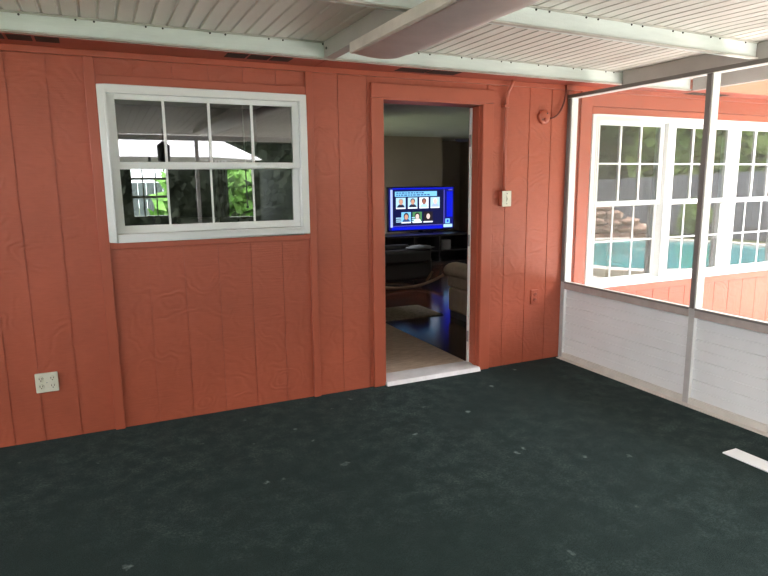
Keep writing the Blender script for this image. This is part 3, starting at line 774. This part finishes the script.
for _ in range(4200):
    p = Vector((17.25 + rg.uniform(-.1, .12), rg.uniform(-13.5, 4.5), rg.uniform(.9, 3.0)))
    a = Vector((rg.gauss(0, .6), rg.gauss(0, 1), rg.gauss(0, 1))).normalized(); b = a.orthogonal().normalized(); a = a * .18; b = b * .11
    m.add([p - a, p + b, p + a, p - b], [(0, 1, 2, 3)])
m.build('leaves', 'leaf_mid', o, weld=False)
MB().box(17.3, 18.3, -13.5, 4.5, -.121, 2.85).build('sky_block', 'leaf_dark', o)  # solid box inside the leaves, added to block the sky
# hedge added behind the camera to block sky and lawn in the reflection
rg = random.Random(5)
o = thing('hedge', (3, -12.0, -.121), 'added tall dark hedge behind the camera, hiding sky and lawn mirrored in the white window', 'hedge')
m = MB()
for _ in range(5200):
    p = Vector((rg.uniform(-7, 11.2), -11.45 + rg.uniform(-.10, .12), rg.uniform(-.1, 3.6)))
    a = Vector((rg.gauss(0, 1), rg.gauss(0, .6), rg.gauss(0, 1))).normalized(); b = a.orthogonal().normalized(); a = a * .16; b = b * .10
    m.add([p - a, p + b, p + a, p - b], [(0, 1, 2, 3)])
m.build('leaves', 'leaf_hedge', o, weld=False)
MB().box(-7, 11.2, -12.0, -11.5, -.121, 3.5).build('sky_block', 'leaf_hedge', o)  # dark solid core added to block the view through the leaves
# white canopy, added to stand in for a bright sky reflection, and hanging lantern behind the camera, mirrored in the white window
o = thing('reflection_canopy', (1.0, -8.6, -.04), 'added white canopy giving the bright reflection in the upper sash of the white window', 'canopy')
m = MB(); vs = [(1.0, -8.6, 2.95)]
for k in range(8):
    a = 2 * PI * (k + .5) / 8; vs.append((1.0 + 2.12 * math.cos(a), -8.6 + 2.12 * math.sin(a), 1.935))
vs2 = [(x, y, z - .012) for x, y, z in vs]
m.add(vs + vs2, [(0, 1 + k, 1 + (k + 1) % 8) for k in range(8)] + [(9, 10 + (k + 1) % 8, 10 + k) for k in range(8)] + [(1 + k, 10 + k, 10 + (k + 1) % 8, 1 + (k + 1) % 8) for k in range(8)])
m.build('fabric', 'canopy_white', o)
MB().tube([(1.0, -8.6, .02), (1.0, -8.6, 2.94)], .024, 10).build('pole', 'iron_dark', o)
MB().lathe([(.25, 0), (.25, .06), (.05, .08)], (1.0, -8.6, -.04), 'Z', 20).build('base', 'iron_dark', o)
o = thing('lantern', (.89, -4.9, 2.2), 'dark hanging lantern mirrored in the white window', 'lantern')
MB().tube([(.89, -4.9, 2.225), (.89, -4.9, 2.05)], .006, 8).build('chain', 'iron_dark', o)
MB().lathe([(.02, 1.98 + .08), (.085, 2.0), (.075, 1.80), (.03, 1.78)], (.89, -4.9, 0), 'Z', 14).build('body', 'iron_dark', o)
MB().blob((.89, -4.9, 1.74), (.06, .06, .055)).build('globe', 'iron_dark', o)

# ------------------------------------------------------------------ light
wd = bpy.data.worlds.new('World'); S.world = wd; wd.use_nodes = True
bg = wd.node_tree.nodes['Background']; bg.inputs['Color'].default_value = (.95, .97, 1.0, 1); bg.inputs['Strength'].default_value = 3.0
su = bpy.data.lights.new('sun', 'SUN'); su.energy = 4.5; su.angle = .02; su.color = (1, .95, .88)
so = bpy.data.objects.new('sun', su); C.objects.link(so)
so.rotation_euler = Vector((.42, .40, .9)).to_track_quat('Z', 'Y').to_euler(); so.location = (8, 4, 14)

# ------------------------------------------------------------------ camera
cam = bpy.data.cameras.new('camera'); co = bpy.data.objects.new('camera', cam); C.objects.link(co); S.camera = co
f, yaw, pit, rol = 607.67, .438467, -.17328, -.00985
cam.sensor_width = 36; cam.lens = f / 768 * 36; cam.clip_start = .05; cam.clip_end = 300
fw = Vector((math.sin(yaw) * math.cos(pit), math.cos(yaw) * math.cos(pit), math.sin(pit)))
r0 = Vector((math.cos(yaw), -math.sin(yaw), 0)); u0 = r0.cross(fw)
r_ = math.cos(rol) * r0 + math.sin(rol) * u0; u_ = -math.sin(rol) * r0 + math.cos(rol) * u0
mt = Matrix.Identity(4)
for i in range(3):
    mt[i][0] = r_[i]; mt[i][1] = u_[i]; mt[i][2] = -fw[i]
mt.translation = Vector((0, -3.94283, 1.49598)); co.matrix_world = mt
S.view_settings.view_transform = 'Standard'; S.view_settings.look = 'None'; S.view_settings.gamma = 1; S.view_settings.use_curve_mapping = False
S.view_settings.exposure = 2.02
